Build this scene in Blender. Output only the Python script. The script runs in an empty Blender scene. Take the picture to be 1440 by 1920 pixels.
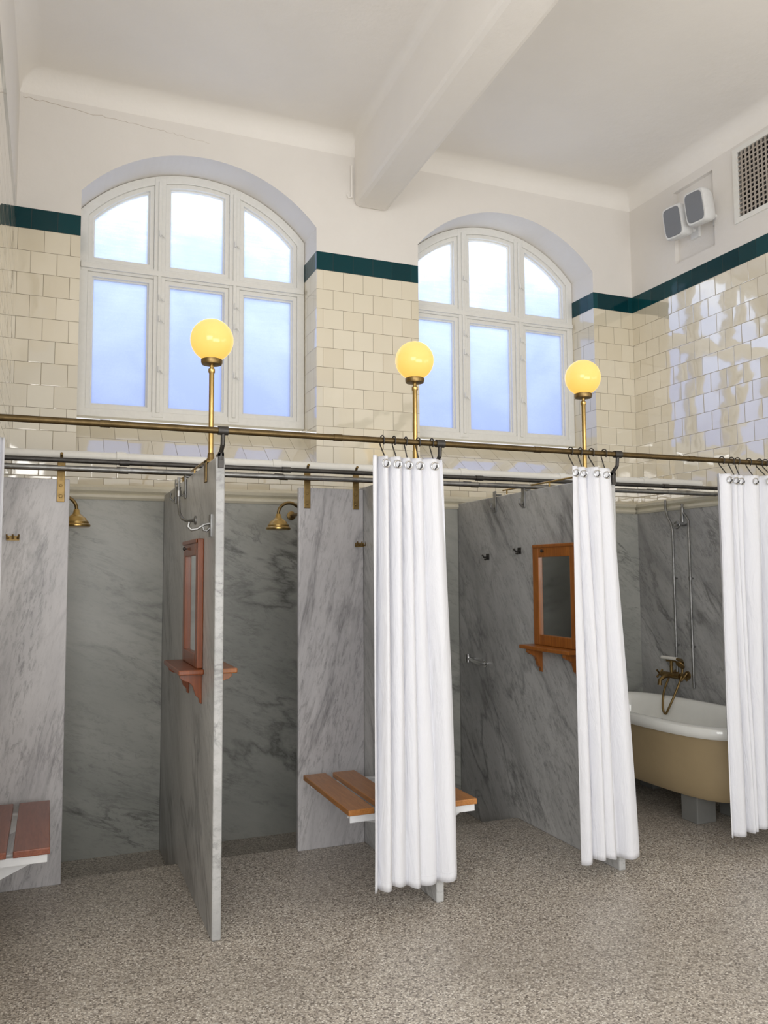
import bpy, bmesh, math, random
from mathutils import Vector, Matrix
random.seed(7)
scene = bpy.context.scene
COL = scene.collection

# ------------------------------------------------------------------ camera
F_PX, YAW, PITCH, ROLL, H = 1535.0, 22.2, 4.3, -0.35, 1.55
cd = bpy.data.cameras.new("camera"); cam = bpy.data.objects.new("camera", cd); COL.objects.link(cam)
cd.sensor_fit = 'VERTICAL'; cd.sensor_height = 36.0; cd.lens = F_PX/1920*36.0; cd.clip_start = 0.05
M = Matrix.Rotation(math.radians(-YAW), 4, 'Z') @ Matrix.Rotation(math.radians(90+PITCH), 4, 'X') @ Matrix.Rotation(math.radians(ROLL), 4, 'Z')
M.translation = Vector((0, 0, H)); cam.matrix_world = M
scene.camera = cam
scene.view_settings.view_transform = 'Standard'
scene.view_settings.look = 'None'
scene.view_settings.exposure = 0.0

# ------------------------------------------------------------------ node helpers
class NT:
    def __init__(s, name):
        s.mat = bpy.data.materials.new(name); s.mat.use_nodes = True
        s.t = s.mat.node_tree; s.t.nodes.clear()
        s.out = s.t.nodes.new('ShaderNodeOutputMaterial')
    def n(s, typ, **kw):
        nd = s.t.nodes.new(typ)
        for k, v in kw.items(): setattr(nd, k, v)
        return nd
    def put(s, sock, v):
        if isinstance(v, bpy.types.NodeSocket): s.t.links.new(v, sock)
        elif v is not None:
            if hasattr(sock, 'default_value'):
                dv = sock.default_value
                if hasattr(dv, '__len__') and not hasattr(v, '__len__'): v = (v,)*len(dv)
                if hasattr(dv, '__len__') and len(dv) == 4 and len(v) == 3: v = (*v, 1)
                sock.default_value = v
    def m(s, op, a, b=None, c=None, clamp=False):
        nd = s.n('ShaderNodeMath', operation=op); nd.use_clamp = clamp
        s.put(nd.inputs[0], a); s.put(nd.inputs[1], b)
        if c is not None: s.put(nd.inputs[2], c)
        return nd.outputs[0]
    def v(s, op, a, b=None):
        nd = s.n('ShaderNodeVectorMath', operation=op)
        s.put(nd.inputs[0], a)
        if b is not None:
            if op == 'SCALE': s.put(nd.inputs[3], b)
            else: s.put(nd.inputs[1], b)
        return nd.outputs[0]
    def mix(s, f, a, b):
        nd = s.n('ShaderNodeMix', data_type='RGBA')
        s.put(nd.inputs[0], f); s.put(nd.inputs[6], a); s.put(nd.inputs[7], b)
        return nd.outputs[2]
    def ms(s, f, a, b):
        nd = s.n('ShaderNodeMixShader'); s.put(nd.inputs[0], f)
        s.t.links.new(a, nd.inputs[1]); s.t.links.new(b, nd.inputs[2]); return nd.outputs[0]
    def noise(s, vec, scale, detail=4, rough=.55, dist=0.0):
        nd = s.n('ShaderNodeTexNoise'); s.put(nd.inputs['Vector'], vec)
        nd.inputs['Scale'].default_value = scale; nd.inputs['Detail'].default_value = detail
        nd.inputs['Roughness'].default_value = rough; nd.inputs['Distortion'].default_value = dist
        return nd.outputs['Fac']
    def ramp(s, f, stops):
        nd = s.n('ShaderNodeValToRGB'); s.put(nd.inputs[0], f)
        el = nd.color_ramp.elements
        while len(el) < len(stops): el.new(0.5)
        for e, (p, c) in zip(el, stops):
            e.position = p; e.color = (*c, 1) if hasattr(c, '__len__') else (c, c, c, 1)
        return nd.outputs[0]
    def pos(s): return s.n('ShaderNodeNewGeometry').outputs['Position']
    def objpos(s): return s.n('ShaderNodeTexCoord').outputs['Object']
    def bump(s, h, strength=.3, dist=.01, normal=None):
        nd = s.n('ShaderNodeBump'); s.put(nd.inputs['Height'], h)
        nd.inputs['Strength'].default_value = strength; nd.inputs['Distance'].default_value = dist
        if normal is not None: s.put(nd.inputs['Normal'], normal)
        return nd.outputs[0]
    def pbr(s, color, rough=.5, metal=0., normal=None, **kw):
        nd = s.n('ShaderNodeBsdfPrincipled')
        s.put(nd.inputs['Base Color'], color); s.put(nd.inputs['Roughness'], rough); s.put(nd.inputs['Metallic'], metal)
        if normal is not None: s.put(nd.inputs['Normal'], normal)
        for k, v in kw.items(): s.put(nd.inputs[k.replace('_', ' ')], v)
        return nd.outputs[0]
    def done(s, sh): s.t.links.new(sh, s.out.inputs[0]); return s.mat

def plaster_nodes(N, P, col=(.80, .765, .72)):
    a = N.noise(P, 1.3, 5, .6); c = N.mix(N.ramp(a, [(.3, 0.), (.75, 1.)]), tuple(x*.94 for x in col), col)
    b = N.noise(P, 9, 5, .6)
    return N.pbr(c, .75, 0, N.bump(b, .18, .02))

def mat_plaster(name="white_plaster", col=(.89, .855, .805)):
    N = NT(name); return N.done(plaster_nodes(N, N.pos(), col))

def mat_tiled_wall(name, coat_ior, creamA, creamB, wobble=.04):
    N = NT(name); P = N.pos()
    g = N.n('ShaderNodeNewGeometry'); Nn = g.outputs['True Normal']
    sp = N.n('ShaderNodeSeparateXYZ'); N.put(sp.inputs[0], P)
    sn = N.n('ShaderNodeSeparateXYZ'); N.put(sn.inputs[0], Nn)
    isx = N.m('GREATER_THAN', N.m('ABSOLUTE', sn.outputs[0]), .6)
    X, Y, Z = sp.outputs
    u = N.m('ADD', N.m('MULTIPLY', Y, isx), N.m('MULTIPLY', X, N.m('SUBTRACT', 1., isx)))
    TW, TH, ZB, ZT = .152, .14, 3.70, 3.832
    vr = N.m('DIVIDE', N.m('SUBTRACT', Z, ZB), TH)
    row = N.m('FLOOR', vr)
    off = N.m('MULTIPLY', N.m('ABSOLUTE', N.m('MODULO', row, 2.)), .5)
    uu = N.m('ADD', N.m('DIVIDE', u, TW), off)
    col = N.m('FLOOR', uu)
    def edge(x, size):
        f = N.m('FRACT', x); f2 = N.m('MINIMUM', f, N.m('SUBTRACT', 1., f)); return N.m('MULTIPLY', f2, size)
    e = N.m('MINIMUM', edge(uu, TW), edge(vr, TH))
    green = N.m('GREATER_THAN', Z, ZB)
    grout = N.m('LESS_THAN', e, .0014)
    cx = N.n('ShaderNodeCombineXYZ'); N.put(cx.inputs[0], col); N.put(cx.inputs[1], row); N.put(cx.inputs[2], isx)
    wn = N.n('ShaderNodeTexWhiteNoise', noise_dimensions='3D'); N.put(wn.inputs['Vector'], cx.outputs[0])
    cream = N.mix(wn.outputs['Value'], creamA, creamB)
    gr = N.mix(wn.outputs['Value'], (.003, .034, .042), (.007, .062, .072))
    c = N.mix(green, cream, gr)
    c = N.mix(grout, c, N.mix(green, (.25, .21, .145), (.035, .045, .045)))
    tilt = N.v('SCALE', N.v('SUBTRACT', wn.outputs['Color'], (.5, .5, .5)), .04)
    wob = N.n('ShaderNodeTexNoise'); N.put(wob.inputs['Vector'], P); wob.inputs['Scale'].default_value = 8; wob.inputs['Detail'].default_value = 1
    nrm = N.v('NORMALIZE', N.v('ADD', N.v('ADD', Nn, tilt), N.v('SCALE', N.v('SUBTRACT', wob.outputs['Color'], (.5, .5, .5)), wobble)))
    hgt = N.ramp(N.m('DIVIDE', e, .008), [(0., 0.), (.5, 1.)])
    ng = N.m('SUBTRACT', 1., green)
    nb = N.bump(hgt, .15, .002, nrm)
    tile = N.pbr(c, N.m('ADD', .05, N.m('MULTIPLY', grout, .6)), 0, nb, Specular_IOR_Level=N.m('ADD', .22, N.m('MULTIPLY', ng, .4)),
                 Coat_Weight=N.m('MULTIPLY', ng, N.m('SUBTRACT', 1., grout)), Coat_Roughness=.04, Coat_IOR=coat_ior, Coat_Normal=nb)
    top = N.m('GREATER_THAN', Z, ZT)
    return N.done(N.ms(top, tile, plaster_nodes(N, P)))

def mat_marble(name, light, dark, veins=.5, rough=.28, rot=(.55, .0, .0), scl=(1, 1, .35), speck=.5, scale=1.0):
    """stretched, warped noise: clouds, thin dark veins and feathery speckle along the bedding"""
    N = NT(name); P = N.pos()
    oi = N.n('ShaderNodeObjectInfo')
    off = N.n('ShaderNodeCombineXYZ'); r = N.m('MULTIPLY', oi.outputs['Random'], 17.)
    for i in range(3): N.put(off.inputs[i], r)
    P2 = N.v('ADD', P, off.outputs[0])
    mp = N.n('ShaderNodeMapping'); mp.vector_type = 'TEXTURE'; N.put(mp.inputs['Vector'], P2)
    mp.inputs['Rotation'].default_value = rot; mp.inputs['Scale'].default_value = tuple(x/scale for x in scl)
    V = mp.outputs[0]
    cloud = N.noise(V, .9, 6, .6, .5)
    base = N.mix(N.ramp(cloud, [(.34, 0.), (.64, 1.)]), dark, light)
    dk = tuple(x*.40 for x in dark)
    n1 = N.noise(V, .7, 8, .58, .5)
    vein = N.ramp(N.m('ABSOLUTE', N.m('SUBTRACT', n1, .5)), [(0., 1.), (.006, .6), (.028, 0.)])
    mask = N.ramp(N.noise(P2, 1.1, 3), [(.42, 0.), (.60, 1.)])
    base = N.mix(N.m('MULTIPLY', N.m('MULTIPLY', vein, mask), veins), base, dk)
    n2 = N.noise(V, 2.0, 9, .66, .7)
    v2 = N.ramp(N.m('ABSOLUTE', N.m('SUBTRACT', n2, .47)), [(0., 1.), (.006, .5), (.030, 0.)])
    m2 = N.ramp(N.noise(P2, 2.0, 3), [(.48, 0.), (.66, 1.)])
    base = N.mix(N.m('MULTIPLY', N.m('MULTIPLY', v2, m2), veins), base, dk)
    fine = N.noise(V, 17, 8, .8, .4)
    fm = N.ramp(N.noise(V, 1.6, 4, .6, .5), [(.4, .25), (.62, 1.)])
    base = N.mix(N.m('MULTIPLY', N.m('MULTIPLY', N.ramp(fine, [(.38, 1.), (.51, 0.)]), fm), speck), base, dk)
    return N.done(N.pbr(base, N.m('ADD', rough-.06, N.m('MULTIPLY', fine, .2)), 0, N.bump(fine, .05, .003)))

def mat_floor():
    N = NT("terrazzo_floor"); P = N.pos()
    vo = N.n('ShaderNodeTexVoronoi'); N.put(vo.inputs['Vector'], P); vo.inputs['Scale'].default_value = 150
    sc = N.n('ShaderNodeSeparateColor'); N.put(sc.inputs[0], vo.outputs['Color'])
    c = N.ramp(sc.outputs[0], [(0., (.12, .10, .085)), (.16, (.25, .22, .185)), (.35, (.47, .42, .36)), (.75, (.62, .565, .49)), (1., (.88, .84, .77))])
    c = N.mix(N.ramp(vo.outputs['Distance'], [(.4, 0.), (.8, .6)]), c, (.24, .21, .18))
    s = N.noise(P, 1.2, 5, .6, .5)
    c = N.mix(N.ramp(s, [(.36, .32), (.6, 0.)]), c, (.20, .175, .15))
    return N.done(N.pbr(c, .42, 0, N.bump(vo.outputs['Distance'], .08, .001)))

def mat_wood(name, a, b, axis='Y'):
    N = NT(name); P = N.objpos()
    mp = N.n('ShaderNodeMapping'); N.put(mp.inputs['Vector'], P)
    mp.inputs['Scale'].default_value = {'Y': (14, 1.2, 14), 'Z': (14, 14, 1.2), 'X': (1.2, 14, 14)}[axis]
    n1 = N.noise(mp.outputs[0], 1.6, 6, .6, 1.2); n2 = N.noise(mp.outputs[0], 9, 4)
    c = N.mix(N.ramp(n1, [(.3, 0.), (.7, 1.)]), a, b)
    c = N.mix(N.m('MULTIPLY', N.ramp(n2, [(.35, 1.), (.55, 0.)]), .35), c, tuple(x*.5 for x in a))
    return N.done(N.pbr(c, .32, 0, N.bump(n2, .08, .003), Coat_Weight=.15))

def mat_metal(name, col, rough=.3, dirty=.35):
    N = NT(name); P = N.objpos()
    n1 = N.noise(P, 25, 5)
    c = N.mix(N.m('MULTIPLY', N.ramp(n1, [(.4, 0.), (.65, 1.)]), dirty), col, tuple(x*.35 for x in col))
    return N.done(N.pbr(c, N.m('ADD', rough, N.m('MULTIPLY', n1, .15)), 1.0))

def mat_simple(name, col, rough=.5, bumpn=40, bs=.05, **kw):
    N = NT(name); P = N.objpos(); n1 = N.noise(P, bumpn, 4)
    c = N.mix(n1, tuple(x*.93 for x in col), tuple(min(1, x*1.05) for x in col))
    return N.done(N.pbr(c, rough, 0, N.bump(n1, bs, .003), **kw))

def mat_cloth():
    N = NT("white_cotton"); P = N.objpos()
    n1 = N.noise(P, 6, 5, .6, .6); n2 = N.noise(P, 300, 2)
    mp = N.n('ShaderNodeMapping'); N.put(mp.inputs['Vector'], P); mp.inputs['Scale'].default_value = (11, 11, 2.0)
    n3 = N.noise(mp.outputs[0], 1.3, 5, .62, 1.0)
    c = N.mix(n1, (.75, .755, .80), (.80, .805, .84))
    d = N.pbr(c, .85, 0, N.bump(n3, .6, .018, N.bump(n2, .05, .001)), Specular_IOR_Level=.2)
    tr = N.n('ShaderNodeBsdfTranslucent'); N.put(tr.inputs[0], (.75, .75, .8))
    return N.done(N.ms(.08, d, tr.outputs[0]))

def mat_pane():
    N = NT("frosted_glass"); P = N.pos()
    sp = N.n('ShaderNodeSeparateXYZ'); N.put(sp.inputs[0], P)
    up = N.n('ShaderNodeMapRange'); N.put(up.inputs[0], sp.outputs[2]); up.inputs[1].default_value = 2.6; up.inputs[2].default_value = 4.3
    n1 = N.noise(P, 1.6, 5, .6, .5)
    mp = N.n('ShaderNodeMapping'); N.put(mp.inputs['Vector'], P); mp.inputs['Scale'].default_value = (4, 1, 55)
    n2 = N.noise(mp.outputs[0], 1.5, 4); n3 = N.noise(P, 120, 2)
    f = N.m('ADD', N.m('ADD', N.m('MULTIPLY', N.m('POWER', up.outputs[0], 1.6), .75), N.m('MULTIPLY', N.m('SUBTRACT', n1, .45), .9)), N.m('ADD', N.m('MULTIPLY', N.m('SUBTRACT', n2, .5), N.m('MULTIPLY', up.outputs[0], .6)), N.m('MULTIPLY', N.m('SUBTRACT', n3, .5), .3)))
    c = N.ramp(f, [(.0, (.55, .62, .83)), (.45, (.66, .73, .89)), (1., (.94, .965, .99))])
    tr = N.n('ShaderNodeBsdfTranslucent'); N.put(tr.inputs[0], c)
    gl = N.n('ShaderNodeBsdfGlossy'); gl.inputs['Roughness'].default_value = .35
    return N.done(N.ms(.04, tr.outputs[0], gl.outputs[0]))

def mat_globe():
    N = NT("lit_opal_glass"); P = N.objpos()
    sp = N.n('ShaderNodeSeparateXYZ'); N.put(sp.inputs[0], P)
    n1 = N.m('ADD', N.m('MULTIPLY', sp.outputs[2], 4.2), N.m('MULTIPLY', N.noise(P, 6, 2), .2), clamp=True)
    c = N.mix(n1, (1.0, .56, .085), (1.0, .70, .22))
    return N.done(N.pbr((.30, .22, .08), .15, 0, Emission_Color=c, Emission_Strength=.92))

PLASTER = mat_plaster()
TILE = mat_tiled_wall("cream_tiles_green_band_plaster", 1.8, (.70, .625, .475), (.77, .705, .56))
TILE_R = mat_tiled_wall("glossy_cream_tiles_green_band_plaster", 3.0, (.74, .66, .50), (.82, .75, .60), .05)
MARBLE = mat_marble("grey_marble", (.53, .53, .525), (.33, .33, .327), .9, rot=(.95, 0, 0), scl=(1, 1.3, .36), speck=.65)
MARBLE_L = mat_marble("pale_marble", (.58, .565, .575), (.41, .40, .415), .65, rot=(0, -1.35, 0), scl=(1.5, 1, .30), speck=.7)
MARBLE_D = mat_marble("shower_wall_marble", (.47, .475, .445), (.33, .34, .315), .9, rot=(0, .38, 0), scl=(1.3, 1, .42), speck=.4, scale=.9)
FLOOR = mat_floor()
WOOD = mat_wood("bench_wood", (.36, .14, .035), (.50, .22, .065), 'Y')
WOOD_R = mat_wood("red_bench_wood", (.20, .060, .035), (.29, .10, .055), 'Y')
WOODM = mat_wood("mirror_frame_wood", (.28, .085, .012), (.41, .14, .022), 'Z')
WOODD = mat_wood("dark_mirror_frame_wood", (.17, .04, .010), (.27, .07, .016), 'Z')
BRASS = mat_metal("polished_brass", (.56, .38, .14), .24, .35)
AGED = mat_metal("aged_brass", (.28, .19, .08), .34, .5)
RODM = mat_metal("dark_rod_brass", (.15, .105, .05), .36, .4)
STEEL = mat_metal("dull_steel", (.34, .34, .335), .35, .4)
DARKM = mat_metal("dark_iron", (.10, .095, .09), .45, .3)
CHROME = mat_metal("chrome", (.70, .70, .70), .12, .1)
WPAINT = mat_simple("white_paint", (.80, .79, .75), .4)
WBRK = mat_simple("white_enamel_metal", (.70, .71, .73), .4)
ENAMEL = mat_simple("white_tub_enamel", (.90, .90, .86), .08, 8, .02, Coat_Weight=.6)
TUBTAN = mat_simple("tan_tub_paint", (.45, .345, .20), .35, 10, .08, Coat_Weight=.3)
STONE = mat_simple("grey_stone_block", (.20, .20, .19), .6)
CREAMTRIM = mat_simple("cream_glazed_moulding", (.70, .66, .54), .2)
CLOTH = mat_cloth(); PANE = mat_pane(); GLOBE = mat_globe()
MIRROR = mat_metal("mirror_glass", (.82, .84, .84), .02, 0)
SPK = mat_simple("white_plastic", (.75, .75, .74), .4)
GRILL = mat_simple("grey_speaker_mesh", (.20, .21, .23), .6, 300, .3)
BLACK = mat_simple("dark_void", (.02, .02, .02), .8)
VENTM = mat_simple("vent_cream_metal", (.42, .37, .32), .5)
CERAM = mat_simple("white_ceramic", (.85, .83, .78), .15)

# ------------------------------------------------------------------ mesh builder
class MB:
    def __init__(s): s.v = []; s.f = []; s.mi = []; s.cur = 0
    def add(s, vs, fs):
        o = len(s.v); s.v += [Vector(p) for p in vs]
        for f in fs: s.f.append([i+o for i in f]); s.mi.append(s.cur)
    def box(s, x0, x1, y0, y1, z0, z1, rot=None, piv=None):
        vs = [Vector(p) for p in ((x0,y0,z0),(x1,y0,z0),(x1,y1,z0),(x0,y1,z0),(x0,y0,z1),(x1,y0,z1),(x1,y1,z1),(x0,y1,z1))]
        if rot is not None:
            piv = Vector(piv); vs = [rot @ (p-piv)+piv for p in vs]
        s.add(vs, [(0,3,2,1),(4,5,6,7),(0,1,5,4),(1,2,6,5),(2,3,7,6),(3,0,4,7)])
    def tube(s, pts, r, seg=12, cap=True):
        pts = [Vector(p) for p in pts]; n = len(pts)
        rs = r if hasattr(r, '__len__') else [r]*n
        T = []
        for i in range(n):
            a = pts[max(0, i-1)]; b = pts[min(n-1, i+1)]; T.append((b-a).normalized())
        up = Vector((0,0,1)) if abs(T[0].z) < .9 else Vector((1,0,0))
        nx = T[0].cross(up).normalized(); vs = []
        for i in range(n):
            nx = (nx - T[i]*nx.dot(T[i])).normalized(); ny = T[i].cross(nx)
            for k in range(seg):
                a = 2*math.pi*k/seg; vs.append(pts[i]+(nx*math.cos(a)+ny*math.sin(a))*rs[i])
        fs = []
        for i in range(n-1):
            for k in range(seg):
                k2 = (k+1) % seg; fs.append((i*seg+k, i*seg+k2, (i+1)*seg+k2, (i+1)*seg+k))
        if cap: fs.append(tuple(range(seg))[::-1]); fs.append(tuple((n-1)*seg+k for k in range(seg)))
        s.add(vs, fs)
    def lathe(s, prof, loc, seg=24, rot=None):
        vs = []; loc = Vector(loc)
        for r, z in prof:
            for k in range(seg):
                a = 2*math.pi*k/seg; p = Vector((r*math.cos(a), r*math.sin(a), z))
                if rot is not None: p = rot @ p
                vs.append(p+loc)
        n = len(prof); fs = []
        for i in range(n-1):
            for k in range(seg):
                k2 = (k+1) % seg; fs.append((i*seg+k, i*seg+k2, (i+1)*seg+k2, (i+1)*seg+k))
        fs.append(tuple(range(seg))[::-1]); fs.append(tuple((n-1)*seg+k for k in range(seg)))
        s.add(vs, fs)
    def prism(s, poly, y0, y1, f=None):
        n = len(poly)
        f = f or (lambda a, b, y: (a, y, b))
        vs = [f(a, b, y0) for a, b in poly]+[f(a, b, y1) for a, b in poly]
        fs = [tuple(range(n)), tuple(range(n, 2*n))[::-1]]+[(i, (i+1) % n+0, (i+1) % n+n, i+n)[::-1] for i in range(n)]
        s.add(vs, fs)
    def ring(s, po, pi, y0, y1):
        n = len(po)
        vs = [(a, y0, b) for a, b in po]+[(a, y0, b) for a, b in pi]+[(a, y1, b) for a, b in po]+[(a, y1, b) for a, b in pi]
        fs = []
        for i in range(n):
            j = (i+1) % n
            fs += [(i, j, n+j, n+i), (2*n+j, 2*n+i, 3*n+i, 3*n+j), (n+i, n+j, 3*n+j, 3*n+i), (j, i, 2*n+i, 2*n+j)]
        s.add(vs, fs)
    def torus(s, c, R, r, rot=None, a=24, b=8):
        vs = []; c = Vector(c)
        for i in range(a):
            t = 2*math.pi*i/a
            for k in range(b):
                q = 2*math.pi*k/b; p = Vector(((R+r*math.cos(q))*math.cos(t), (R+r*math.cos(q))*math.sin(t), r*math.sin(q)))
                if rot is not None: p = rot @ p
                vs.append(p+c)
        fs = [(i*b+k, ((i+1) % a)*b+k, ((i+1) % a)*b+(k+1) % b, i*b+(k+1) % b) for i in range(a) for k in range(b)]
        s.add(vs, fs)
    def obj(s, name, mats, parent=None, smooth=False, bevel=0, label=None, cat=None, kind=None, group=None, recalc=True):
        if not isinstance(mats, (list, tuple)): mats = [mats]
        xs = [p.x for p in s.v]; ys = [p.y for p in s.v]; zs = [p.z for p in s.v]
        O = Vector(((min(xs)+max(xs))/2, (min(ys)+max(ys))/2, min(zs)))
        me = bpy.data.meshes.new(name); me.from_pydata([p-O for p in s.v], [], s.f)
        for m in mats: me.materials.append(m)
        for p, i in zip(me.polygons, s.mi): p.material_index = i
        if recalc:
            bm = bmesh.new(); bm.from_mesh(me); bmesh.ops.recalc_face_normals(bm, faces=bm.faces); bm.to_mesh(me); bm.free()
        if smooth:
            me.shade_smooth()
            bm = bmesh.new(); bm.from_mesh(me)
            for e in bm.edges:
                if len(e.link_faces) == 2 and e.calc_face_angle(0) > math.radians(40): e.smooth = False
            bm.to_mesh(me); bm.free()
        ob = bpy.data.objects.new(name, me); COL.objects.link(ob)
        if parent is not None:
            ob.parent = parent; ob.location = O-parent.location
        else: ob.location = O
        if bevel:
            md = ob.modifiers.new("bevel", 'BEVEL'); md.width = bevel; md.segments = 2; md.limit_method = 'ANGLE'; md.angle_limit = math.radians(40)
        tag(ob, label, cat, kind, group); return ob
def tag(ob, label=None, cat=None, kind=None, group=None):
    if label: ob["label"] = label
    if cat: ob["category"] = cat
    if kind: ob["kind"] = kind
    if group: ob["group"] = group
def empty(name, loc, label, cat, group=None, kind=None):
    e = bpy.data.objects.new(name, None); COL.objects.link(e); e.location = loc; e.empty_display_size = .05
    tag(e, label, cat, kind, group); return e
def dup(root, off, label=None):
    new = root.copy(); new.location = root.location+Vector(off); COL.objects.link(new)
    if label: new["label"] = label
    for c in root.children:
        d = c.copy(); d.parent = new; d.location = c.location.copy(); COL.objects.link(d)
        for c2 in c.children:
            d2 = c2.copy(); d2.parent = d; COL.objects.link(d2)
    return new
RX90 = Matrix.Rotation(math.pi/2, 3, 'X'); RY90 = Matrix.Rotation(math.pi/2, 3, 'Y')

# ------------------------------------------------------------------ dimensions
XL, XR, YB, ZC = -.24, 4.45, 5.40, 4.70
X1, X2, X3, YF, YW, HP = .69, 1.745, 2.80, 3.60, 4.55, 2.07
ZTRAY = -.15
ROD_Z, ROD_Y = 2.178, 3.55
WINS = [(.135, 1.70), (2.49, 4.06)]
SPR, APX, SILL_F, SILL_W, YFR = 4.0, 4.36, 2.59, 2.33, 5.69

def arch_fn(x0, x1, off=0):
    h = (x1-x0)/2; s_ = APX-SPR; R = (h*h+s_*s_)/(2*s_); xc = (x0+x1)/2; zc = APX-R
    return lambda x: zc+math.sqrt(max(0, (R-off)**2-(x-xc)**2))

def bool_cut(ob, cutters):
    for c in cutters:
        md = ob.modifiers.new("cut", 'BOOLEAN'); md.object = c; md.operation = 'DIFFERENCE'; md.solver = 'EXACT'
    dg = bpy.context.evaluated_depsgraph_get()
    me = bpy.data.meshes.new_from_object(ob.evaluated_get(dg)); ob.modifiers.clear(); ob.data = me
    for c in cutters: bpy.data.objects.remove(c, do_unlink=True)

# walls
b = MB(); b.box(XL-.2, XR+.2, YB, YB+.42, -.3, 5.1)
wall_back = b.obj("wall_back", TILE, kind="structure", label="cream tiled wall with green tile band and white plaster above")
cut = []
for x0, x1 in WINS:
    fn = arch_fn(x0, x1); n = 32
    top = [(x1+(x0-x1)*i/n, fn(x1+(x0-x1)*i/n)) for i in range(n+1)]
    ya, yb = YB-.1, YB+.6
    sl = (SILL_F-SILL_W)/(YFR-YB)
    vs = []
    for y in (ya, yb):
        zb = SILL_W+sl*(min(y, YFR+.15)-YB)
        vs += [(x0, y, zb), (x1, y, zb)]+[(p[0], y, p[1]) for p in top]
    m_ = len(vs)//2
    c = MB(); c.add(vs, [tuple(range(m_)), tuple(range(m_, 2*m_))[::-1]]+[(i, (i+1) % m_, (i+1) % m_+m_, i+m_)[::-1] for i in range(m_)])
    cut.append(c.obj("cutter", TILE))
bpy.context.view_layer.update(); bool_cut(wall_back, cut)

b = MB(); b.box(XR, XR+.2, -2.2, YB, -.3, 5.1)
wall_right = b.obj("wall_right", TILE_R, kind="structure", label="glossy cream tiled wall with dark green band under plaster")
c = MB(); c.box(XR-.1, XR+.035, 4.47, 4.88, 3.93, 4.50)
c2 = MB(); c2.box(XR-.1, XR+.08, 3.62, 4.25, 4.02, 4.52)
bpy.context.view_layer.update(); bool_cut(wall_right, [c.obj("cutter", TILE_R), c2.obj("cutter", TILE_R)])
b = MB(); b.box(XL-.2, XL, 2.7, YB, -.3, 5.1); b.obj("wall_left", TILE, kind="structure", label="cream tiled side wall with green band")

# floor with sunken shower strip
b = MB(); b.box(-4, XR+.2, -2.2, 4.62, -.3, 0); b.box(-4, X3, 4.62, YB, -.3, ZTRAY); b.box(X3, XR+.2, 4.62, YB, -.3, 0)
b.obj("floor", FLOOR, kind="structure", label="grey brown speckled terrazzo floor")

# ceiling, softly rounded where it meets walls and beam
def lin(a, b_, n): return [a+(b_-a)*i/n for i in range(n+1)]
RC = .13; BX0, BX1 = 1.985, 2.245; RB = .06
SK = .04   # slight skew of the beam away from the wall normal (x per y)
def cz(dl, dr, dy, db):
    d1 = max(0, RC-dr, RC-dl); d2 = max(0, RC-dy); q = min(RC, max(d1, d2))
    z = ZC-RC+math.sqrt(max(0, RC*RC-q*q))
    d = max(0, RB-db)
    return min(z, ZC-RB+math.sqrt(max(0, RB*RB-d*d)))
ys = lin(-2.2, YB-RC, 10)+lin(YB-RC, YB, 14)[1:]
vs = []
for y in ys:
    sh = (y-YB)*SK; a0, a1 = BX0+sh, BX1+sh
    row = lin(XL, XL+RC, 10)+lin(XL+RC, a0-RB, 4)[1:]+lin(a0-RB, a0, 6)[1:]+lin(a0, a1, 2)[1:]+lin(a1, a1+RB, 6)[1:]+lin(a1+RB, XR-RC, 4)[1:]+lin(XR-RC, XR, 12)[1:]
    for x in row:
        db = a0-x if x < a0 else (x-a1 if x > a1 else 0)
        vs.append((x, y, cz(x-XL, XR-x, YB-y, max(0, db))))
nx = len(row)
fs = [(j*nx+i, (j+1)*nx+i, (j+1)*nx+i+1, j*nx+i+1) for j in range(len(ys)-1) for i in range(nx-1)]
b = MB(); b.add(vs, fs); ce = b.obj("ceiling", PLASTER, kind="structure", smooth=True, recalc=False, label="white plaster ceiling with softly rounded edges")
b = MB(); b.box(-4, XR+.2, -2.2, YB, 5.0, 5.1); b.box(-4, XL, -2.2, YB, ZC, 5.0)
b.obj("ceiling", PLASTER, kind="structure", label="flat slab above the plaster ceiling")
b = MB(); L = YB+2.2
b.prism([(BX0, 4.20), (BX1, 4.20), (BX1, 4.68), (BX0, 4.68)], 0, 1, lambda x, z, t: (x-(L*SK if t == 0 else 0), -2.2 if t == 0 else YB+.01, z))
b.obj("trim_1", PLASTER, kind="structure", bevel=.035, label="white plastered ceiling beam")
# thin conduit stub beside the beam and fine crack in the plaster
b = MB(); b.tube([(BX0-.022, YB-.012, 4.26), (BX0-.022, YB-.012, 4.50)], .007, 8); b.tube([(BX0-.022, YB-.012, 4.265), (BX0-.05, YB-.015, 4.255), (BX0-.055, YB-.015, 4.275)], .006, 8)
b.obj("trim_5", PLASTER, kind="structure", smooth=True, label="thin painted conduit beside the beam")
NC = NT("plaster_crack"); crackm = NC.done(NC.pbr(NC.mix(NC.noise(NC.objpos(), 40), (.42, .35, .28), (.62, .55, .47)), .9))
pts = []; rr = random.Random(4); x = -.22; z = 4.545
while x < .95:
    pts.append((x, YB-.0003, z+rr.uniform(-.006, .006))); x += rr.uniform(.015, .04); z -= .0008 if rr.random() < .7 else .004
b = MB(); b.tube(pts, [.0020*(1-.7*i/len(pts)) for i in range(len(pts))], 5); b.obj("trim_4", crackm, kind="structure", label="fine crack in the wall plaster")

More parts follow.
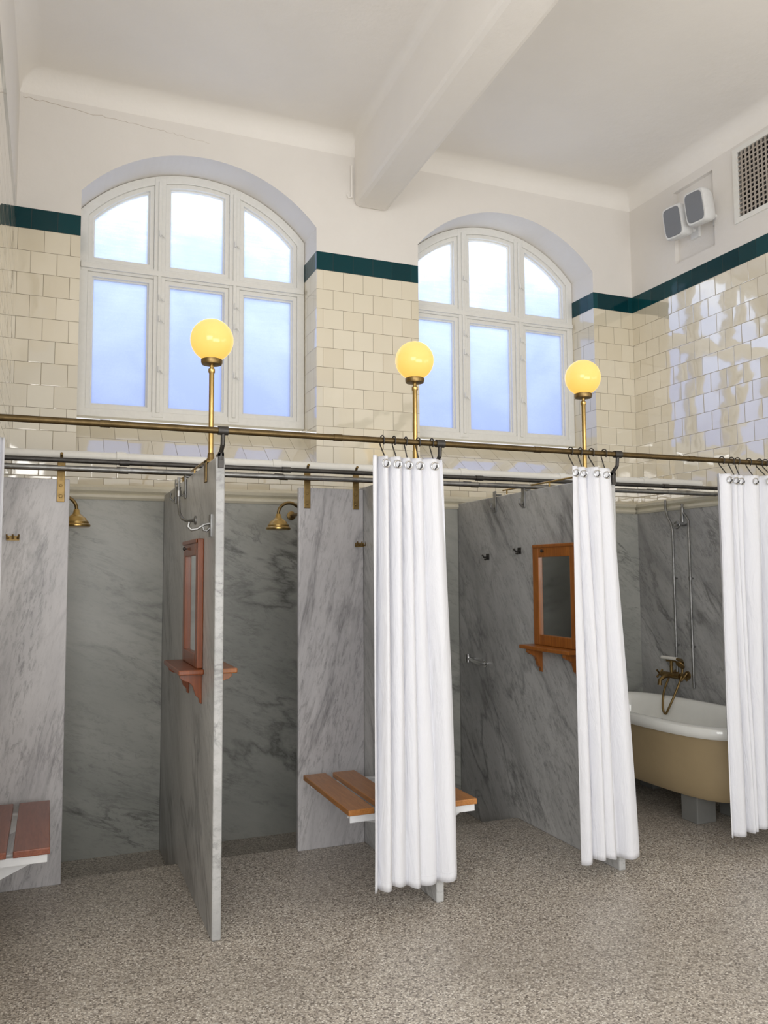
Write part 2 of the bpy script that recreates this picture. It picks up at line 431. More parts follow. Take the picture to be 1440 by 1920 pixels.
# marble cladding
segs = [(XL, X1-.02), (X1-.02, X2), (X2, X3-.02)]
for a, c_ in segs:
    b = MB(); b.box(a+.001, c_-.001, YB-.03, YB-.001, ZTRAY, 2.02)
    b.obj("wall_lower_back", MARBLE_D, kind="structure", label="grey marble cladding slab behind a shower")
b = MB(); b.box(X3-.018, XR-.031, YB-.03, YB-.001, 0, 2.02); b.obj("wall_lower_back", MARBLE_D, kind="structure", label="grey marble cladding behind the bathtub")
for y0, y1 in [(2.2, 3.4), (3.4, 4.45), (4.45, YB-.001)]:
    b = MB(); b.box(XR-.03, XR-.001, y0+.001, y1-.001, 0, 2.02); b.obj("wall_lower_right", MARBLE, kind="structure", label="grey marble cladding on the side wall")
prof = [(0, 2.02), (.035, 2.02), (.045, 2.035), (.045, 2.05), (.03, 2.06), (.05, 2.075), (.055, 2.095), (.02, 2.115), (0, 2.115)]
b = MB(); b.prism(prof, XL+.001, XR-.06, lambda a, z, t: (t, YB-.001-a, z)); b.obj("trim_2", CREAMTRIM, kind="structure", label="cream glazed moulding above marble")
b = MB(); b.prism(prof, 2.2, YB-.001, lambda a, z, t: (XR-.001-a, t, z)); b.obj("trim_3", CREAMTRIM, kind="structure", label="cream glazed moulding above marble")

# ------------------------------------------------------------------ windows
def b_origin(b):
    xs = [p.x for p in b.v]; ys = [p.y for p in b.v]; zs = [p.z for p in b.v]
    return Vector(((min(xs)+max(xs))/2, (min(ys)+max(ys))/2, min(zs)))
def sash_poly(x0, x1, z0, z1, fn, ins, n=10):
    a, c_, lo = x0+ins, x1-ins, z0+ins
    P_ = [(a, lo), (c_, lo)]
    for i in range(n+1):
        x = c_+(a-c_)*i/n
        z = z1-ins if fn is None else min(z1-ins, fn(x))
        P_.append((x, z))
    return P_
def build_window(i, x0, x1):
    root = empty("window_%d" % i, (((x0+x1)/2), YFR+.04, SILL_F), "white-painted arched six-light window with frosted panes", None, kind="structure")
    b = MB(); x0 += .002; x1 -= .002
    A0 = arch_fn(x0, x1, .002)
    po = sash_poly(x0, x1, SILL_F+.012, 9, A0, 0, 30)
    pi = sash_poly(x0, x1, SILL_F+.012, 9, arch_fn(x0, x1, .06), .055, 30)
    b.ring(po, pi, YFR, YFR+.09)
    w = (x1-x0)/3; zt = 3.62
    for k in (1, 2):
        xm = x0+w*k; top = min(A0(xm-.04), A0(xm+.04))-.005
        b.box(xm-.038, xm+.038, YFR-.005, YFR+.085, SILL_F+.03, top)
        b.box(xm-.012, xm+.012, YFR-.018, YFR-.005, SILL_F+.06, top-.03)
    b.box(x0+.01, x1-.01, YFR-.002, YFR+.08, zt-.035, zt+.035)
    b.box(x0+.01, x1-.01, YFR-.02, YFR-.002, zt-.018, zt+.018)
    b.obj("window_frame", WPAINT, root, bevel=.004)
    for k in range(3):
        for r in range(2):
            a = x0+w*k+(.055 if k == 0 else .038); c_ = x0+w*(k+1)-(.055 if k == 2 else .038)
            z0, z1 = (SILL_F+.067, zt-.035) if r == 0 else (zt+.035, 9)
            def P2(ins): return sash_poly(a, c_, z0, z1, None if r == 0 else arch_fn(x0, x1, .06+ins), ins)
            b = MB(); b.ring(P2(.0), P2(.030), YFR+.012, YFR+.06); b.ring(P2(.026), P2(.040), YFR+.035, YFR+.075)
            sa = b.obj("sash", WPAINT, root, bevel=.003)
            b = MB(); b.prism(P2(.035), YFR+.055, YFR+.06); p_ = b.obj("pane", PANE, sa)
            p_.location = b_origin(b)-(sa.location+root.location)
    for k in (1, 2):
        xm = x0+w*k
        for z in (2.95, 3.3, 3.45, 3.9):
            b = MB(); b.tube([(xm+.0, YFR-.03, z-.02), (xm+.0, YFR-.03, z+.02)], .006, 8); b.tube([(xm, YFR-.018, z), (xm+.018, YFR-.036, z-.015), (xm+.03, YFR-.036, z-.03)], .005, 8)
            b.obj("window_latch", WPAINT, root, smooth=True)
for i, (a, c_) in enumerate(WINS): build_window(i+1, a, c_)

# ------------------------------------------------------------------ partitions and wings
lab = {X1: "grey marble cubicle partition with mirrors on both faces", X2: "grey marble cubicle partition behind the first curtain", X3: "grey marble cubicle partition with mirror and hooks"}
for X in (X1, X2, X3):
    b = MB()
    poly = [(YF, 0), (4.62, 0), (4.62, ZTRAY), (YB-.031, ZTRAY), (YB-.031, HP-.02), (YB-.04, HP-.01), (YF, HP)]
    b.prism(poly, X-.02, X+.02, lambda a, z, t: (t, a, z))
    b.obj("marble_partition", MARBLE, bevel=.006, label=lab[X], cat="partition", group="marble cubicle partitions")
for x0, x1, l in [(XL+.001, .088, "pale marble wing panel beside the red bench"), (1.325, X2-.021, "pale marble wing panel behind the wooden bench"), (X2+.021, 2.12, "marble wing panel behind the curtain")]:
    b = MB(); b.box(x0, x1, YW, YW+.032, 0, HP-.02)
    b.obj("marble_wing_panel", MARBLE_L, bevel=.004, label=l, cat="partition", group="marble wing panels")

# ------------------------------------------------------------------ globe lamps
root = empty("globe_lamp", (X1, 3.84, HP), "lit yellow globe on a brass pole over a partition", "lamp", "brass pole globe lamps")
b = MB(); b.lathe([(.012, 0), (.012, .43), (.016, .435), (.016, .45), (.010, .455), (.010, .475)], (X1, 3.84, HP), 16); b.obj("pole", BRASS, root, smooth=True)
b = MB(); b.lathe([(.02, .468), (.046, .472), (.05, .482), (.05, .495), (.03, .503)], (X1, 3.84, HP), 24); b.obj("collar", AGED, root, smooth=True, label="dark brass globe holder")
b = MB(); R = .101
b.lathe([(max(.001, R*math.sin(math.pi*i/24)), .59-R*math.cos(math.pi*i/24)) for i in range(25)], (X1, 3.84, HP), 40); b.obj("globe", GLOBE, root, smooth=True)
b = MB(); b.box(X1-.028, X1-.0205, 3.815, 3.865, HP-.09, HP+.012); b.box(X1+.0205, X1+.028, 3.815, 3.865, HP-.09, HP+.012); b.box(X1-.028, X1+.028, 3.815, 3.865, HP+.001, HP+.012)
b.lathe([(.02, .012), (.016, .03), (.014, .05)], (X1, 3.84, HP), 16); b.obj("pole_base", AGED, root, bevel=.002)
dup(root, (X2-X1, 0, 0), "lit yellow globe on a brass pole above the curtained partition"); dup(root, (X3-X1, 0, 0), "lit yellow globe on a brass pole beside the bath cubicle")

# ------------------------------------------------------------------ curtain rod
root = empty("curtain_rod", (2.1, ROD_Y, ROD_Z-.02), "long aged brass curtain rod across the cubicle fronts", "curtain rod")
b = MB(); b.tube([(XL+.002, ROD_Y, ROD_Z), (XR-.002, ROD_Y, ROD_Z)], .0145, 16); b.obj("rod", RODM, root, smooth=True)
for X in (X1, X2, X3):
    b = MB(); b.tube([(X-.022, ROD_Y, ROD_Z), (X+.022, ROD_Y, ROD_Z)], .0195, 16)
    b.tube([(X, ROD_Y, ROD_Z-.015), (X, ROD_Y+.005, ROD_Z-.06), (X, YF-.008, ROD_Z-.09), (X, YF-.008, ROD_Z-.125)], .010, 10)
    b.box(X-.012, X+.012, YF-.016, YF-.001, HP-.05, HP+.02); b.box(X-.012, X+.012, YF-.016, YF+.04, HP+.001, HP+.014)
    b.obj("rod_bracket", DARKM, root, smooth=True)
for x in (.2, 1.22, 2.3, 3.3):
    b = MB(); b.tube([(x-.02, ROD_Y, ROD_Z), (x+.02, ROD_Y, ROD_Z)], .0165, 16); b.obj("rod_joint", RODM, root, smooth=True)

# ------------------------------------------------------------------ curtains
def curtain(xt0, xt1, xb0, xb1, zb, folds, seed, label, cat="curtain"):
    rnd = random.Random(seed); zt = 2.105; y0 = 3.530; W = xt1-xt0
    cs = []; s0 = -.05
    while s0 < 1.05:
        wd = rnd.uniform(.5, 1.5)/folds
        cs.append((s0+wd/2, wd, rnd.uniform(.55, 1.1), rnd.uniform(-1, 1), rnd.uniform(.6, 1.2), rnd.uniform(-.35, .35))); s0 += wd
    def depth(s_, t):
        d = 0
        for c, wd, a, dr, g, gr in cs:
            cc = c+dr*(.05*t+.012*math.sin(5*t+g*5))
            u = (s_-cc)/(wd*.5*(1.0+.14*math.sin(3*t*g+dr*4)))
            if abs(u) < 1.15: d = max(d, a*(1+gr*t)*(math.cos(min(1, abs(u)/1.15)*math.pi/2)**.8))
        return d
    ph = rnd.random()*6
    def pt(s_, t):
        xa = xt0+W*s_; xb = xb0+(xb1-xb0)*s_
        e = t**.85; x = xa+(xb-xa)*e
        A = (.068+.010*t)
        y = y0+.034-A*min(1.2, depth(s_, t))+.006*math.sin(9*s_+4*t+ph)+.004*math.sin(27*s_+ph+3*t)*(.4+.6*t)
        x += .007*math.sin(3*t+ph)*t
        z = zt-(zt-zb)*t+.012*math.sin(7*s_+ph)*t**3-.005*depth(s_, t)*t
        return Vector((x, min(y, YF-.020), z))
    root = empty("shower_curtain", ((xb0+xb1)/2, y0, zb), label, cat, "white shower curtains")
    nu, nv = 200, 60
    b = MB(); vs = [pt(i/nu, j/nv) for j in range(nv+1) for i in range(nu+1)]
    b.add(vs, [(j*(nu+1)+i, j*(nu+1)+i+1, (j+1)*(nu+1)+i+1, (j+1)*(nu+1)+i) for j in range(nv) for i in range(nu)])
    ob = b.obj("curtain_cloth", CLOTH, root, smooth=False, recalc=False); ob.data.shade_smooth()
    md = ob.modifiers.new("smooth", 'SMOOTH'); md.iterations = 3; md.factor = .5
    md = ob.modifiers.new("thick", 'SOLIDIFY'); md.thickness = .0025; md.offset = 0
    b = MB(); b.tube([pt(i/nu, .975)+Vector((0, -.001, 0)) for i in range(0, nu+1, 2)], .0013, 5)
    b.obj("hem_seam", CLOTH, root, smooth=True)
    last = -1
    for c, wd, a, dr, g, gr in cs:
        s_ = c
        if not (.05 < s_ < .95) or (s_-last)*W < .048: continue
        last = s_
        p = pt(s_, .022)
        b = MB(); b.torus(p+Vector((0, -.002, 0)), .018, .0042, RX90, 20, 8); b.obj("eyelet", CHROME, root, smooth=True)
        hk = MB(); px = p.x; q = []; sw = rnd.uniform(-.007, .007)
        for i in range(15):
            a_ = math.radians(-60+250*i/14); q.append((px+sw*(1-i/14), ROD_Y-.0225*math.cos(a_), ROD_Z+.0225*math.sin(a_)))
        tail = [(px, p.y+.012, p.z+.028), (px+.002, p.y+.012, p.z+.002), (px+.003, p.y-.002, p.z-.012), (px+.003, p.y-.016, p.z-.006), (px+.003, p.y-.017, p.z+.004)]
        hk.tube(q+[(px, ROD_Y+.018, ROD_Z-.02)]+tail, .0032, 7)
        hk.obj("curtain_hook", DARKM, smooth=True, label="dark metal S-shaped curtain hook over the rod", cat="hook", group="curtain hooks on the rod")
curtain(1.375, 1.745, 1.375, 1.81, .12, 5, 8, "gathered white cotton curtain before the bench partition")
curtain(2.48, 2.745, 2.495, 2.845, .09, 4, 12, "gathered white cotton curtain beside the mirror partition")
curtain(3.445, 4.0, 3.455, 3.98, .115, 7, 21, "gathered white cotton curtain in front of the bathtub")
curtain(-.235, -.175, -.235, -.18, .10, 1.5, 5, "gathered white cotton curtain pushed against the side wall")

# ------------------------------------------------------------------ overhead pipes
def pipe(y, z, r, mat, label, x0=XL+.003, x1=XR-.04):
    b = MB(); b.tube([(x0, y, z), (x1, y, z)], r, 16)
    for x in (.35, 1.22, 2.45, 3.2, 3.9): b.tube([(x-.025, y, z), (x+.025, y, z)], r*1.25, 16)
    b.obj("overhead_pipe", mat, smooth=True, label=label, cat="pipe", group="overhead water pipes")
pipe(4.66, 2.190, .027, WPAINT, "white painted pipe running over the cubicles")
pipe(4.44, 2.135, .013, DARKM, "dark water pipe over the cubicles")
pipe(4.50, 2.098, .012, RODM, "tarnished brass water pipe over the cubicles")
pipe(4.60, 2.115, .014, DARKM, "dark iron water pipe over the cubicles")
pipe(4.40, 2.09, .011, STEEL, "thin steel water pipe over the cubicles")
def clamp(x, y, mat, zt=2.16, zb=1.93, alongx=True, label="metal clamp hooking a marble panel to the pipes"):
    b = MB(); w = .019
    if alongx:
        b.box(x-w, x+w, y-.0075, y-.0005, zb, zt); b.tube([(x, y-.014, zb+.03), (x, y-.007, zb+.03)], .009, 10); b.tube([(x, y-.014, zb+.085), (x, y-.007, zb+.085)], .007, 10)
        b.tube([(x, y-.004, zt-.01), (x, y-.02, zt+.015), (x, y-.035, zt+.02)], .008, 8)
    else:
        b.box(x-.0075, x-.0005, y-w, y+w, zb, zt); b.tube([(x-.014, y, zb+.03), (x-.007, y, zb+.03)], .009, 10)
        b.box(x-.008, x+.0415, y-w, y+w, HP+.001, HP+.01)
        b.tube([(x-.012, y, zb+.01), (x-.035, y, zb+.03), (x-.03, y, zb+.06)], .006, 8)
    b.obj("panel_clamp", mat, bevel=.002, label=label, cat="bracket", group="panel clamps")
clamp(.045, YW, AGED); clamp(1.375, YW, AGED); clamp(X2-.07, YW, AGED)
for X in (X1, X3):
    clamp(X-.0205, 4.46, STEEL, 2.10, 1.96, False); clamp(X-.0205, 4.82, STEEL, 2.10, 1.96, False)
b = MB(); b.tube([(X3, 3.7, HP+.03), (X3, 4.75, HP+.03)], .006, 10)
for y in (3.72, 4.2, 4.7): b.tube([(X3, y, HP+.001), (X3, y, HP+.03)], .005, 8)
b.obj("brass_rail", BRASS, smooth=True, label="thin brass rail on top of a marble partition", cat="rail", group="brass rails")
b = MB(); b.tube([(X1, 3.9, HP+.03), (X1, 4.75, HP+.03)], .006, 10)
for y in (3.95, 4.3, 4.7): b.tube([(X1, y, HP+.001), (X1, y, HP+.03)], .005, 8)
b.obj("brass_rail", BRASS, smooth=True, label="thin brass rail on top of a marble partition", cat="rail", group="brass rails")

# ------------------------------------------------------------------ shower heads
def shower(x, y, z, d, label):
    root = empty("wall_shower", (x, y, z), label, "shower", "brass shower heads")
    b = MB()
    b.lathe([(.072, 0), (.076, .004), (.076, .012), (.068, .018), (.066, .030), (.057, .037), (.052, .050), (.034, .062), (.019, .076), (.016, .095), (.011, .10)], (x, y, z), 28); b.obj("shower_rose", BRASS, root, smooth=True)
    b = MB(); pts = [(x, y, z+.09)]
    for i in range(13):
        a = math.pi*i/12*.62; pts.append((x+d*.07*(1-math.cos(a)), y, z+.10+.070*math.sin(a)))
    pts += [(x+d*.16, y+.05, z+.14), (x+d*.2, y+.15, z+.12), (x+d*.2, YB-.032, z+.12)]
    b.tube(pts, .010, 12); b.lathe([(.03, 0), (.03, .008), (.015, .014)], (x+d*.2, YB-.032, z+.12), 18, RX90); b.obj("shower_arm", AGED, root, smooth=True)
shower(.135, 4.95, 1.825, -1, "brass bell-shaped shower head on a curved arm"); shower(1.310, 4.95, 1.825, 1, "brass bell-shaped shower head on a curved arm")

# ------------------------------------------------------------------ mirrors with shelves
def mirror(X, sd, mat, label):
    y0, y1, z0, z1 = 3.88, 4.33, 1.115, 1.72; xf = X+sd*.0205
    root = empty("wall_mirror", (xf, (y0+y1)/2, z0), label, "mirror", "wood-framed mirrors with shelves")
    def bx(b, d0, d1, *r): a, c = xf+sd*d0, xf+sd*d1; b.box(min(a, c), max(a, c), *r)
    b = MB(); w = .062
    bx(b, 0, .028, y0, y0+w, z0, z1); bx(b, 0, .028, y1-w, y1, z0, z1); bx(b, 0, .028, y0+w, y1-w, z1-w-.015, z1); bx(b, 0, .028, y0+w, y1-w, z0, z0+w)
    bx(b, .028, .036, y0+.01, y1-.01, z1-.02, z1)
    b.obj("mirror_frame", mat, root, bevel=.004)
    b = MB(); bx(b, .004, .012, y0+w-.005, y1-w+.005, z0+w-.005, z1-w-.01); b.obj("mirror_glass", MIRROR, root)
    b = MB(); bx(b, 0, .115, y0-.035, y1+.035, z0-.024, z0-.001); b.obj("shelf", mat, root, bevel=.005)
    prof = [(0, 0), (.10, 0), (.10, -.018), (.085, -.03), (.06, -.038), (.042, -.055), (.034, -.08), (.028, -.10), (.012, -.115), (.01, -.135), (0, -.14)]
    for y in (y0+.02, y1-.05):
        b = MB(); b.prism(prof, y, y+.028, lambda a, z, t: (xf+sd*a, t, z0-.025+z)); b.obj("shelf_bracket", mat, root, bevel=.002)
    b = MB(); b.lathe([(.004, 0), (.004, .008), (.010, .012), (.010, .018), (.004, .022)], (xf+sd*.028, (y0+y1)/2+.1, z1-.04), 12, Matrix.Rotation(math.pi/2*sd, 3, 'Y')); b.obj("knob", DARKM, root, smooth=True)
mirror(X1, -1, WOODD, "dark wood framed mirror with small shelf, partition's first face")
mirror(X1, 1, WOODM, "wood framed mirror with small shelf, partition's reverse face")
mirror(X3, -1, WOODM, "orange wood framed mirror with small shelf on marble")

# ------------------------------------------------------------------ benches
def bench(slats, y0, y1, xw, sd, mat, label):
    z = .45
    root = empty("wall_bench", (xw, (y0+y1)/2, z-.03), label, "bench", "slatted wall benches")
    for a, c in slats:
        b = MB(); b.box(a, c, y0, y1, z-.028, z); b.obj("slat", mat, root, bevel=.004)
    xs_ = [s_ for p in slats for s_ in p]; xe = max(xs_) if sd > 0 else min(xs_)
    for y in (y0+.06, y1-.09):
        b = MB(); lo, hi = sorted((xw, xe-sd*.015)); b.box(lo, hi, y, y+.03, z-.036, z-.0285)
        b.prism([(0, -.036), (abs(xe-xw)-.02, -.036), (abs(xe-xw)-.02, -.055), (.03, -.15), (0, -.15)], y+.011, y+.019, lambda a, q, t: (xw+sd*a, t, z+q))
        b.obj("bench_bracket", WBRK, root, bevel=.001)
    b = MB(); lo, hi = sorted((xw+sd*.0005, xe-sd*.01)); b.box(lo, hi, y0+.01, y0+.018, z-.06, z-.0285); b.obj("bench_bracket", WBRK, root)
bench([(1.315, 1.445), (1.485, 1.615)], 3.68, 4.42, X2-.0205, -1, WOOD, "orange brown two-slat wooden bench on white brackets")
bench([(X2+.05, X2+.22)], 3.63, 3.98, X2+.0205, 1, WOOD, "small orange brown wooden bench on white bracket")
bench([(-.235, -.135), (-.11, .028)], 3.68, 4.44, XL+.0005, 1, WOOD_R, "reddish two-slat wooden bench on white brackets")

# ------------------------------------------------------------------ hooks, valve, handle
def hook(x, y, z, sd, mat=AGED, label="small bronze coat hook on marble"):
    b = MB(); a, c = sorted((x, x+sd*.006)); b.box(a, c, y-.018, y+.018, z-.02, z+.02)
    b.tube([(x+sd*.004, y, z), (x+sd*.03, y, z-.006), (x+sd*.045, y, z+.012)], .006, 8)
    b.tube([(x+sd*.004, y, z-.005), (x+sd*.02, y, z-.02), (x+sd*.03, y, z-.018)], .005, 8)
    b.obj("wall_hook", mat, smooth=True, label=label, cat="hook", group="coat hooks")
hook(X3-.0203, 4.52, 1.69, -1, DARKM); hook(X3-.0203, 4.93, 1.66, -1, DARKM)
for x, z in ((-.175, 1.74), (1.70, 1.72)):
    b = MB(); b.box(x-.03, x+.03, YW-.007, YW-.0003, z-.012, z+.012)
    for s_ in (-1, 0, 1): b.tube([(x+s_*.02, YW-.005, z), (x+s_*.026, YW-.03, z-.004), (x+s_*.028, YW-.038, z+.018)], .0045, 8)
    b.obj("wall_hook", AGED, smooth=True, label="bronze triple coat hook on a wing panel", cat="hook", group="coat hooks")
b = MB(); x = X1-.0205
b.box(x-.006, x, 3.68, 3.73, 1.72, 1.82)
b.tube([(x-.004, 3.705, 1.78), (x-.03, 3.705, 1.775), (x-.06, 3.71, 1.755), (x-.085, 3.715, 1.75), (x-.10, 3.72, 1.765), (x-.095, 3.72, 1.785)], .007, 10)
b.tube([(x-.004, 3.705, 1.76), (x-.02, 3.705, 1.745), (x-.034, 3.705, 1.75), (x-.036, 3.705, 1.765)], .006, 10)
b.obj("wall_hook", STEEL, smooth=True, label="large nickel coat hook near the partition's front edge", cat="hook", group="coat hooks")
b = MB()
P_ = [(x-.05, 4.37, 2.06), (x-.05, 4.37, 1.93), (x-.05, 4.34, 1.87), (x-.045, 4.26, 1.835), (x-.03, 4.19, 1.82), (x-.006, 4.12, 1.82)]
b.tube(P_, .008, 10); b.lathe([(.022, 0), (.022, .006), (.01, .01)], (x-.0005, 4.12, 1.82), 16, Matrix.Rotation(-math.pi/2, 3, 'Y'))
b.tube([(x-.05, 4.37, 1.99), (x-.05, 4.37, 1.96)], .014, 12)
b.obj("feed_pipe", STEEL, smooth=True, label="curved nickel feed pipe beside a partition", cat="pipe")
x = X3-.0205
b = MB(); b.tube([(x-.0, 5.13, .95), (x-.05, 5.13, .95), (x-.06, 5.10, .955), (x-.06, 5.0, .94), (x-.05, 4.96, .935)], .013, 12)
b.tube([(x, 4.99, .93), (x-.05, 4.99, .935)], .014, 12); b.lathe([(.026, 0), (.026, .006), (.012, .01)], (x, 4.99, .93), 16, Matrix.Rotation(-math.pi/2, 3, 'Y'))
b.tube([(x-.06, 5.13, .93), (x-.06, 5.13, .985)], .018, 12)
b.obj("shower_valve", CHROME, smooth=True, label="chrome shower valve with lever on marble", cat="tap")

# ------------------------------------------------------------------ bathtub
TX0, TX1, TY0, TY1, TZ = 3.53, 4.33, 3.70, 5.28, .63
cx, cy = (TX0+TX1)/2, (TY0+TY1)/2; ax, ay = (TX1-TX0)/2, (TY1-TY0)/2
def outline(ins, z, n=64, e=3.4):
    o = []
    for k in range(n):
        t = 2*math.pi*k/n; c, s_ = math.cos(t), math.sin(t)
        o.append((cx+(ax-ins)*math.copysign(abs(c)**(2/e), c), cy+(ay-ins)*math.copysign(abs(s_)**(2/e), s_), z))
    return o
def loft(secs, cap0=False, cap1=False, n=64):
    b = MB(); vs = []
    for s_ in secs: vs += outline(*s_)
    fs = [(i*n+k, i*n+(k+1) % n, (i+1)*n+(k+1) % n, (i+1)*n+k) for i in range(len(secs)-1) for k in range(n)]
    if cap0: fs.append(tuple(range(n))[::-1])
    if cap1: fs.append(tuple((len(secs)-1)*n+k for k in range(n)))
    b.add(vs, fs); return b
root = empty("bathtub", (cx, cy, 0), "freestanding roll-rim bathtub, white inside, tan painted outside", "bathtub")
loft([(.19, .165), (.14, .17), (.115, .20), (.095, .30), (.07, .42), (.05, .50), (.035, .545), (.03, .56)], True).obj("tub_shell", TUBTAN, root, smooth=True, label="tan painted outer tub body")
loft([(.028, .561), (.008, .562), (-.004, .577), (-.008, .600), (.000, .622), (.025, .634), (.05, .630), (.068, .61), (.085, .54), (.115, .38), (.15, .27), (.22, .215), (.30, .205)], False, True).obj("tub_rim", ENAMEL, root, smooth=True, label="white enamel basin with rolled rim")
for fx, fy in ((TX0+.19, 4.05), (TX1-.30, 4.05), (TX0+.19, 4.82), (TX1-.30, 4.82)):
    b = MB(); b.box(fx, fx+.15, fy, fy+.14, 0, .168); b.obj("tub_foot", STONE, root, bevel=.006)
wx = XR-.031
root = empty("bath_mixer_tap", (wx, 4.92, .74), "brass telephone-style bath mixer tap with hose", "tap")
b = MB(); b.tube([(wx-.10, 4.83, .78), (wx-.10, 5.01, .78)], .022, 16)
for y in (4.86, 4.98): b.tube([(wx, y, .78), (wx-.10, y, .78)], .014, 12); b.lathe([(.032, 0), (.03, .01), (.016, .016)], (wx, y, .78), 18, Matrix.Rotation(-math.pi/2, 3, 'Y'))
b.tube([(wx-.10, 4.92, .78), (wx-.17, 4.92, .775), (wx-.21, 4.92, .75), (wx-.215, 4.92, .715)], [.016, .015, .014, .017], 14)
b.tube([(wx-.10, 4.92, .79), (wx-.10, 4.92, .89)], .012, 12)
b.tube([(wx-.10, 4.87, .90), (wx-.10, 4.87, .885), (wx-.10, 4.97, .885), (wx-.10, 4.97, .90)], .007, 8)
b.obj("mixer_body", AGED, root, smooth=True)
for y, s_ in ((4.83, -1), (5.01, 1)):
    b = MB(); b.tube([(wx-.10, y, .78), (wx-.10, y+s_*.04, .78)], .009, 10)
    for k in range(4):
        a = math.pi/4+math.pi/2*k; b.tube([(wx-.10, y+s_*.04, .78), (wx-.10+.038*math.cos(a), y+s_*.04, .78+.038*math.sin(a))], [.006, .008], 8)
    b.obj("cross_handle", AGED, root, smooth=True)
b = MB(); b.tube([(wx-.10, 5.02, .905), (wx-.10, 4.86, .905)], .013, 12); b.obj("handset_grip", CERAM, root, smooth=True, label="white ceramic handset grip")
b = MB(); b.tube([(wx-.10, 4.86, .905), (wx-.10, 4.81, .90), (wx-.12, 4.79, .88)], [.010, .012, .02], 12); b.lathe([(.02, 0), (.036, .012), (.036, .02)], (wx-.12, 4.79, .88), 18, Matrix.Rotation(-2.3, 3, 'Y')); b.obj("handset_rose", AGED, root, smooth=True)
b = MB(); pts = [Vector(p) for p in ((wx-.10, 4.95, .76), (wx-.16, 4.94, .66), (wx-.20, 4.91, .55), (wx-.205, 4.88, .51), (wx-.20, 4.85, .55), (wx-.15, 4.82, .68), (wx-.10, 4.81, .80), (wx-.10, 4.81, .89))]
sm = []
for i in range(len(pts)-1):
    p0, p1, p2, p3 = pts[max(0, i-1)], pts[i], pts[i+1], pts[min(len(pts)-1, i+2)]
    for k in range(6):
        t = k/6; sm.append(.5*((2*p1)+(p2-p0)*t+(2*p0-5*p1+4*p2-p3)*t*t+(3*p1-p0-3*p2+p3)*t**3))
b.tube(sm+[pts[-1]], .008, 10); b.obj("shower_hose", AGED, root, smooth=True)
for y, top, l in ((4.94, 2.10, "thin nickel riser pipe with stop valve on the side wall"), (4.77, 2.06, "thin nickel riser pipe on the side wall")):
    b = MB()
    if y > 4.9: b.tube([(wx-.03, y, .80), (wx-.03, y, 1.86), (wx-.03, y+.015, 1.92), (wx-.03, y+.05, 1.97), (wx-.03, y+.07, 2.04), (wx-.03, y+.07, top)], .009, 10)
    else: b.tube([(wx-.03, y, .70), (wx-.03, y, 1.93), (wx-.03, y+.03, 1.97), (wx-.03, y+.06, 2.0), (wx-.03, y+.06, top)], .009, 10)
    for z in (1.0, 1.5): b.tube([(wx, y, z), (wx-.03, y, z)], .006, 8); b.tube([(wx-.03, y, z-.012), (wx-.03, y, z+.012)], .013, 10)
    if y < 4.9:
        b.tube([(wx-.03, y+.06, 1.92), (wx-.03, y+.06, 2.03)], .014, 12); b.tube([(wx-.03, y+.07, 1.90), (wx-.075, y+.07, 1.90)], .008, 10)
        b.torus((wx-.075, y+.07, 1.90), .026, .006, RY90, 20, 8); b.tube([(wx-.03, y+.02, 1.90), (wx-.03, y+.12, 1.90)], .010, 10)
    b.obj("riser_pipe", STEEL, smooth=True, label=l, cat="pipe", group="bath riser pipes")

# ------------------------------------------------------------------ speakers and vent
def speaker(y, z, off):
    root = empty("wall_speaker", (XR-.02, y, z-.12), "white wall-mounted speaker with grey front grille", "speaker", "wall speakers")
    rot = Matrix.Rotation(math.radians(8), 3, 'Z') @ Matrix.Rotation(math.radians(-10), 3, 'Y')
    c = Vector((XR-off, y, z))
    def tr(p): return rot @ Vector(p)+c
    secs = [(-.085, .082, .115), (-.07, .090, .123), (.0, .086, .120), (.05, .066, .105), (.075, .045, .09)]
    b = MB(); vs = []; n = 24
    for d, hw, hh in secs:
        for k in range(n):
            t = 2*math.pi*k/n; cc, ss = math.cos(t), math.sin(t)
            vs.append(tr((d, hw*math.copysign(abs(cc)**.35, cc), hh*math.copysign(abs(ss)**.35, ss))))
    fs = [(i*n+k, i*n+(k+1) % n, (i+1)*n+(k+1) % n, (i+1)*n+k) for i in range(len(secs)-1) for k in range(n)]+[tuple(range(n)), tuple((len(secs)-1)*n+k for k in range(n))]
    b.add(vs, fs); b.obj("speaker_cabinet", SPK, root, smooth=True)
    b = MB(); vs = []
    for d, s_ in ((-.0855, 1), (-.091, .97)):
        for k in range(n):
            t = 2*math.pi*k/n; cc, ss = math.cos(t), math.sin(t)
            vs.append(tr((d, .072*s_*math.copysign(abs(cc)**.35, cc), .105*s_*math.copysign(abs(ss)**.35, ss))))
    b.add(vs, [(k, (k+1) % n, n+(k+1) % n, n+k) for k in range(n)]+[tuple(range(n)), tuple(range(n, 2*n))]); b.obj("speaker_grille", GRILL, root)
    b = MB(); b.box(XR+.012, XR+.034, y-.04, y+.04, z-.1, z+.02); b.tube([(XR+.015, y, z-.04), (XR-.03, y, z-.05), tr((.05, 0, -.06))], .014, 10); b.obj("speaker_mount", SPK, root, smooth=True)
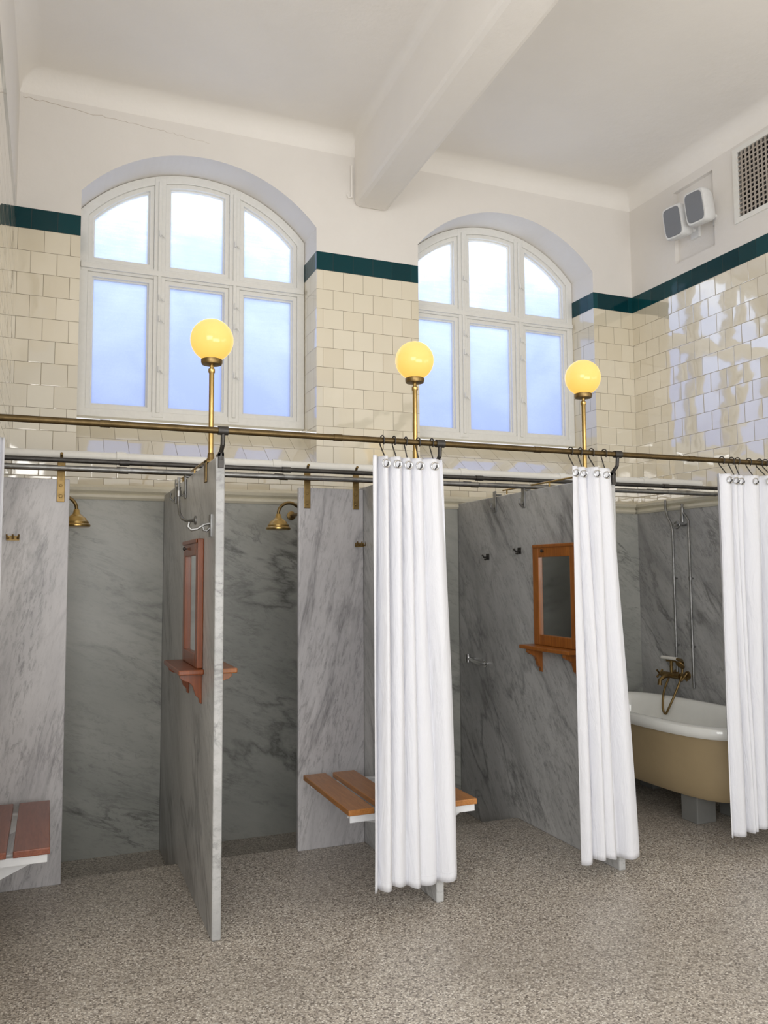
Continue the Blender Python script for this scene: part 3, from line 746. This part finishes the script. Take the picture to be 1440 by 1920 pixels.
speaker(4.68, 4.165, .125); speaker(4.455, 4.185, .125)
root = empty("ventilation_grille", (XR-.01, 3.935, 4.0), "square-mesh ventilation grille set in plaster wall", "vent")
b = MB(); b.box(XR-.012, XR+.004, 3.60, 3.64, 4.0, 4.54); b.box(XR-.012, XR+.004, 4.23, 4.27, 4.0, 4.54); b.box(XR-.012, XR+.004, 3.64, 4.23, 4.0, 4.035); b.box(XR-.012, XR+.004, 3.64, 4.23, 4.505, 4.54)
b.obj("grille_frame", WPAINT, root)
b = MB()
for i in range(1, 17): y = 3.64+.59*i/17; b.box(XR-.004, XR+.004, y-.005, y+.005, 4.035, 4.505)
for i in range(1, 14): z = 4.035+.47*i/14; b.box(XR-.003, XR+.003, 3.64, 4.23, z-.005, z+.005)
b.obj("grille_mesh", VENTM, root)
b = MB(); b.box(XR+.06, XR+.075, 3.63, 4.24, 4.03, 4.51); b.obj("grille_backing", BLACK, root)

# ------------------------------------------------------------------ light
w = bpy.data.worlds.new("world"); scene.world = w; w.use_nodes = True
bg = w.node_tree.nodes['Background']; bg.inputs[0].default_value = (.96, .98, 1.0, 1); bg.inputs[1].default_value = 1.0
def area(name, loc, target, sx, sy, e, col):
    l = bpy.data.lights.new(name, 'AREA'); l.shape = 'RECTANGLE'; l.size = sx; l.size_y = sy; l.energy = e; l.color = col
    o = bpy.data.objects.new(name, l); COL.objects.link(o); o.location = loc
    o.rotation_euler = (Vector(target)-Vector(loc)).to_track_quat('-Z', 'Y').to_euler(); return o
area("room_fill", (-1.4, -1.4, 2.4), (2.4, 4.0, .9), 2.8, 2.0, 110, (1, .985, .96))  # unseen area light added behind the camera, stands in for opposite windows
area("ceiling_fill", (2.0, -1.4, 1.5), (2.1, 2.4, 4.70), 3.5, 1.6, 105, (1, .975, .94))  # added fill aimed upward to brighten the ceiling, no fixture there
for x0, x1 in WINS:
    area("daylight", ((x0+x1)/2, 6.6, 3.7), ((x0+x1)/2, 5.4, 3.3), 2.0, 2.2, 24, (1, 1, 1))
